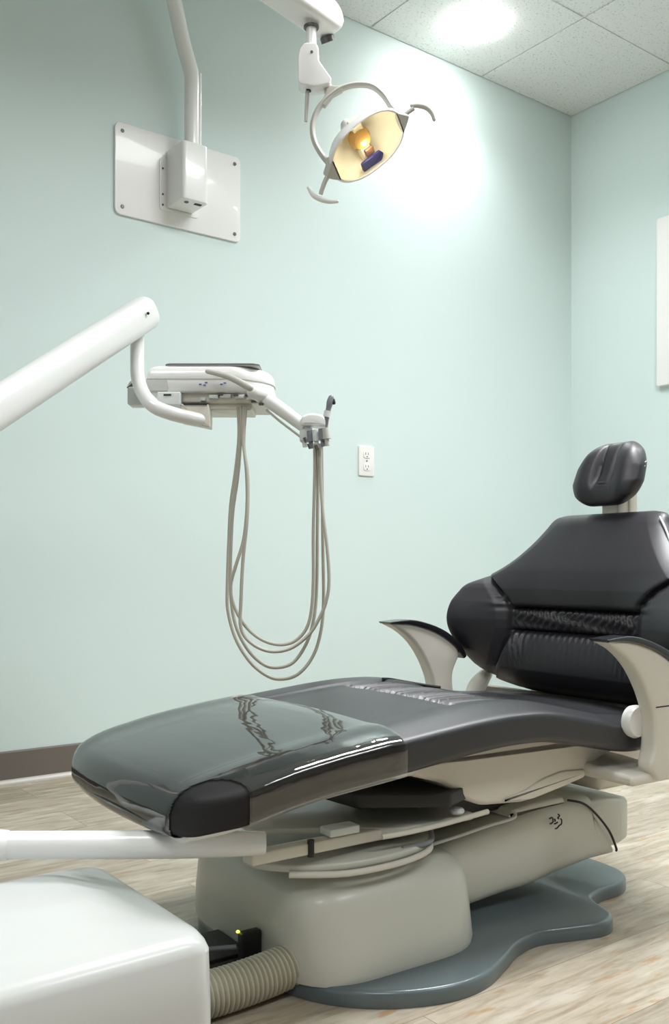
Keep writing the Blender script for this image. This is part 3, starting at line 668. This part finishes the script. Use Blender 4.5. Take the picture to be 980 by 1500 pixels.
# corrugated hose lying on the floor between the box and the chair base
P0 = rot @ Vector((-1.02, -.150, .034)); P1 = rot @ Vector((-.90, -.152, .034)); P2 = rot @ Vector((-.80, -.148, .040)); P3 = rot @ Vector((-.745, -.142, .052))
cp = np.array(catmull([tuple(P0), tuple(P1), tuple(P2), tuple(P3)], 60)); L_cum = np.concatenate([[0], np.cumsum(np.linalg.norm(np.diff(cp, axis=0), axis=1))])
tot = L_cum[-1]; n_ = int(tot / .0079) * 8; q = np.linspace(0, tot, n_); cc = np.stack([np.interp(q, L_cum, cp[:, i]) for i in range(3)], 1)
rr = .0295 + .0036 * np.tanh(2.2 * np.sin(q * 2 * PI / .0079))
o0 = np.array([P1.x, P1.y, 0])
hs = mk('corrugated_hose', tube([tuple(p - o0) for p in cc], list(rr), 28, smooth=False), M_corr, None, ang=80); hs.location = tuple(o0)
tag(hs, 'beige ribbed conduit hose joining the white box and the chair base', 'hose')

# ------------------------------------------------------------------ delivery unit
ang = HEAD
DU = empty('delivery_unit', (0, 0, 0)); tag(DU, 'white delivery unit on an angled arm with looped beige tubing', 'delivery unit')
base_loc = Wd(-110, 1237, 1.55); base_loc.z = 0
DU.location = tuple(base_loc); DU.rotation_euler = (0, 0, ang)
Rm = Matrix.Rotation(-ang, 3, 'Z')
def D(px_, py_, Y, dz=0):
    """measured point in the unit's own axes: x right, y away, z up"""
    p = Wd(px_, py_, Y); q = Rm @ (p - base_loc); return (q.x, q.y, q.z + dz)
def Dp(px_, py_, Y): return np.array(D(px_, py_, Y))
# lower arm
la_ = mk('lower_arm', tube([D(8, 1238, 1.33), D(120, 1237.5, 1.33), D(250, 1237, 1.33), D(330, 1236, 1.33), D(388, 1235, 1.34)], [.0195, .0195, .0195, .0185, .016], 26, 6), M_white, DU)
mk('arm_elbow', tube([D(12, 1238, 1.33), D(-20, 1238, 1.33), D(-60, 1238, 1.38), D(-110, 1238, 1.50), D(-150, 1238, 1.64)], [.0205, .023, .024, .024, .024], 24, 6), M_white, la_)
j0 = D(-150, 1238, 1.64)
u1 = Dp(218, 455, 2.25); u0 = Dp(0, 595, 1.87); dd = u1 - u0; us = u0 - dd * .62
mk('post', join(tube([j0, (j0[0], j0[1], us[2] - .02)], .026, 24), disc((j0[0], j0[1], us[2] - .12), (0, 0, 1), .04, .10, .012), tube([(j0[0], j0[1], us[2] - .03), tuple(us)], .03, 20)), M_white, DU)
# flex arm: flattened rounded section
def beam(P, Q, hw, hh, r, ends=True, taper=(1, 1)):
    P, Q = np.array(P), np.array(Q); T = (Q - P); L = np.linalg.norm(T); T /= L; v = np.array([0, 0, 1.]) - T * T[2]; v /= np.linalg.norm(v); u = np.cross(T, v)
    def rg(c, k, kk=1): return [tuple(c + u * a * k + v * b * k) for a, b in rpoly([(-hw, -hh), (hw, -hh), (hw, hh), (-hw, hh)], r, 7)]
    R = []
    for i in range(5): b = i / 5 * PI / 2; R.append(rg(P - T * hh * .55 * math.cos(b), max(math.sin(b), .1) ** .6))
    R.append(rg(P, taper[0])); R.append(rg(Q, taper[1]))
    for i in range(1, 6): b = i / 5 * PI / 2; R.append(rg(Q + T * hh * .55 * math.sin(b), max(math.cos(b), .1) ** .6 * taper[1]))
    return loft(R)
fa = mk('flex_arm', beam(us, Dp(212, 459, 2.25), .034, .0395, .034), M_white, DU, ang=60)
mk('arm_screw', tube([D(217, 459, 2.205), D(217, 459, 2.2)], .0035, 10), M_ink, fa)
# yoke tube
mk('yoke_tube', tube([D(202, 480, 2.25), D(201, 505, 2.25), D(201, 530, 2.24), D(202, 552, 2.22), D(209, 575, 2.20), D(224, 594, 2.18), D(246, 604, 2.18), D(272, 611, 2.20), D(300, 617, 2.24)], .0165, 22, 8), M_white, DU)
cN = D(288, 611, 2.24)
mk('yoke_block', prism(rpoly([(-.036, .028), (.030, .028), (.034, .012), (.034, -.027), (-.036, -.013)], .003), -.02, .03, .003, lambda a, b, h: (cN[0] + a, cN[1] + h, cN[2] + b)), M_cream, DU)
# tray head
TY = 2.22; s_ = TY / FPX
tc = D(305, 560, TY)
def T_(x, y, z): return (tc[0] + x, tc[1] + y, tc[2] + z)      # x right, y away, z up
pxm = lambda v: v * s_
plan = rpoly([(-.148, .0), (.075, .0), (.120, .030), (.150, .075), (.152, .14), (.125, .22), (.06, .26), (-.148, .26)], [.012, .05, .04, .04, .06, .06, .06, .03], 8)
def lay(P, k, dx=0): return [((x - .0) * k + dx, (y - .13) * k + .13) for x, y in P]
rg = []
for z, k in ((-.022, .93), (-.018, .96), (-.004, .985), (.006, .99), (.0075, .985), (.009, .99), (.016, .992), (.026, .98), (.034, .95), (.040, .90), (.043, .84)):
    rg.append([T_(x, y, z) for x, y in lay(plan, k)])
th = mk('tray_head', loft(rg), M_white, DU, ang=50)
mk('head_seam', loft([[T_(x, y, z) for x, y in lay(plan, 1.0)] for z in (.0072, .0090)]), M_lampgrey, th, smooth=False)
mk('end_panel', prism(rpoly([(-.147, -.020), (-.097, -.020), (-.097, .006), (-.147, .006)], .002), -.0008, .008, .0005, lambda a, b, h: T_(a, h, b)), M_endpanel, th)
mk('tray_mat', prism(rect(-.105, .118, .015, .22, .02), .0425, .0450, .001, lambda a, b, h: T_(a, b, h)), M_lampgrey, th)
mk('mat_rim', tube([T_(x, y, .0465) for x, y in rect(-.105, .118, .015, .22, .02, 4)] + [T_(*rect(-.105, .118, .015, .22, .02, 4)[0], .0465)], .0018, 8, 1, smooth=False), M_silvergrey, th)
# control glyphs along the front
for x, z in ((-.022, -.006), (-.012, -.008), (-.008, -.002), (.028, -.006), (.036, -.003)): mk('touch_mark', box(*[v for v in (tc[0] + x, tc[0] + x + .006)], tc[1] - .0012 + .0020, tc[1] + .0035, tc[2] + z, tc[2] + z + .003), M_blueink, th, smooth=False)
# underside housing
mk('underside_housing', join(rbox(tc[0] - .070, tc[0] + .135, tc[1] + .02, tc[1] + .20, tc[2] - .046, tc[2] - .020, .006), rbox(tc[0] - .03, tc[0] + .10, tc[1] + .03, tc[1] + .15, tc[2] - .060, tc[2] - .044, .004)), M_cream, th)
mk('switch_row', join(*[rbox(tc[0] + x, tc[0] + x + w_, tc[1] + .012, tc[1] + .03, tc[2] + z, tc[2] + z + .009, .002) for x, z, w_ in ((.0, -.036, .022), (.026, -.034, .026), (.062, -.036, .022), (.09, -.040, .020), (-.02, -.042, .012))]), M_capgrey, th)
mk('switch_dark', join(*[rbox(tc[0] + x, tc[0] + x + .012, tc[1] + .008, tc[1] + .02, tc[2] + z, tc[2] + z + .005, .0015) for x, z in ((.058, -.030), (.022, -.029), (.100, -.046), (.118, -.052), (.085, -.030))]), M_screw, th)
mk('slot_plate', rbox(tc[0] - .058, tc[0] - .002, tc[1] - .004, tc[1] + .06, tc[2] - .0535, tc[2] - .0495, .001), M_ink, th)
cb_ = mk('control_module', join(rbox(tc[0] - .118, tc[0] - .064, tc[1] - .012, tc[1] + .05, tc[2] - .055, tc[2] - .024, .003)), M_capgrey, th)
mk('module_button', rbox(tc[0] - .103, tc[0] - .085, tc[1] - .0145, tc[1] - .012, tc[2] - .034, tc[2] - .030, .001), M_ink, cb_)
kb = mk('brake_knob', join(rbox(tc[0] - .198, tc[0] - .152, tc[1] + .03, tc[1] + .08, tc[2] - .048, tc[2] - .004, .006), tube([T_(-.198, .05, -.002), T_(-.190, .05, .010), T_(-.165, .05, .012)], .004, 8)), M_capgrey, th)
mk('knob_collar', tube([T_(-.20, .05, -.006), T_(-.188, .05, .004)], .005, 10), M_screw, kb)
# positioning handle (slanted rod) and its boss
hn = mk('position_handle', tube([D(304, 544, 2.19), D(335, 552, 2.18), D(366, 568, 2.18)], [.0055, .0072, .0085], 14, 6, round_end=True), M_lampgrey, th)
mk('handle_boss', tube([D(372, 575, 2.22), D(392, 582, 2.25)], [.017, .020], 18, round_end=True), M_white, th)
# holder arm
ha = mk('holder_arm', tube([D(388, 584, 2.24), D(405, 595, 2.24), D(446, 625, 2.24)], [.0165, .0165, .0150], 20, 6), M_white, DU)
mk('arm_cable', tube([D(390, 600, 2.24), D(410, 617, 2.24), D(440, 640, 2.24), D(446, 646, 2.24)], .0028, 8), M_lampgrey, ha)
hb = D(460, 619, 2.24)
hbk = mk('holder_bar', prism(rpoly([(-.033, -.010), (-.030, .012), (-.012, .020), (.014, .018), (.032, .008), (.030, -.014), (.0, -.010)], .008, 4), -.022, .030, .006, lambda a, b, h: (hb[0] + a, hb[1] + h, hb[2] + b)), M_white, ha)
for k, (a, b, c_) in enumerate(((-16, 22, M_capgrey), (-6, 24, M_silvergrey), (2, 23, M_capgrey), (11, 21, M_silvergrey), (17, 20, M_lampgrey))):
    mk('instrument_holder', join(tube([D(460 + a, 619 + b - 12, 2.24 - .012 * k), D(460 + a + 2, 619 + b + 4, 2.24 - .012 * k)], [.008, .0095], 14), tube([D(460 + a + 1, 619 + b + 2, 2.24 - .012 * k), D(460 + a + 3, 619 + b + 14, 2.24 - .012 * k)], .0055, 12)), c_, ha)
mk('holder_block', rbox(hb[0] - .034, hb[0] - .004, hb[1] - .01, hb[1] + .02, hb[2] - .046, hb[2] - .012, .005), M_capgrey, ha)
mk('holder_valve', join(*[tube([D(x, y, 2.2), D(x + 3, y + 7, 2.2)], .0045, 10) for x, y in ((452, 650), (446, 641), (462, 652), (472, 640))]), M_screw, ha)
# tubing
H = [
 ([(349, 596), (350, 640), (345, 690), (338, 740), (335, 800), (333, 860), (334, 895), (345, 935), (365, 968), (388, 988), (410, 995), (436, 988), (458, 962), (470, 925), (474, 880), (473, 800), (472, 720), (471, 650)], 2.26),
 ([(353, 596), (352, 650), (348, 700), (341, 750), (338, 810), (338, 870), (345, 915), (362, 950), (384, 972), (405, 978), (430, 970), (450, 940), (460, 905), (464, 860), (465, 780), (466, 700), (466, 650)], 2.24),
 ([(357, 596), (356, 640), (361, 690), (362, 740), (357, 790), (345, 830), (338, 858), (342, 885), (358, 915), (380, 935), (406, 944), (430, 940), (448, 922), (456, 895), (459, 850), (459, 780), (461, 700), (461, 650)], 2.22),
 ([(360, 596), (357, 650), (363, 700), (362, 760), (356, 820), (353, 880), (353, 920), (368, 942), (395, 954), (425, 950), (452, 930), (468, 905), (478, 880), (482, 850), (479, 800), (473, 750), (470, 700), (469, 650)], 2.20)]
for pts, Yh in H:
    nn = len(pts) - 1
    def Yk(k): f_ = min(1, min(k, nn - k) / 3.0); return Yh * f_ + (1 - f_) * (2.245 if k < nn / 2 else 2.215)
    mk('tubing', tube([D(x, y, Yk(k)) for k, (x, y) in enumerate(pts)], .0042, 10, 5), M_hose, DU)
# handpiece standing in the holder
hp0 = Wd(477, 640, 2.19); HP = empty('handpiece', tuple(hp0), ang); tag(HP, 'slim grey dental handpiece upright in the holder beside the hanging tubing', 'handpiece')
def Hh(px_, py_): q = Rm @ (Wd(px_, py_, 2.19) - hp0); return tuple(q)
mk('body', tube([Hh(478, 632), Hh(479, 618), Hh(479, 610), Hh(481, 600), Hh(483, 590), Hh(485, 583)], [.003, .0038, .0065, .0062, .0078, .0070], 14, 5, round_end=True), M_silvergrey, HP)
mk('grip_band', tube([Hh(478, 611), Hh(480, 602)], .0080, 14), M_capgrey, HP)
mk('button', tube([Hh(488, 586), Hh(489, 590)], .0045, 10, round_end=True), M_ink, HP)
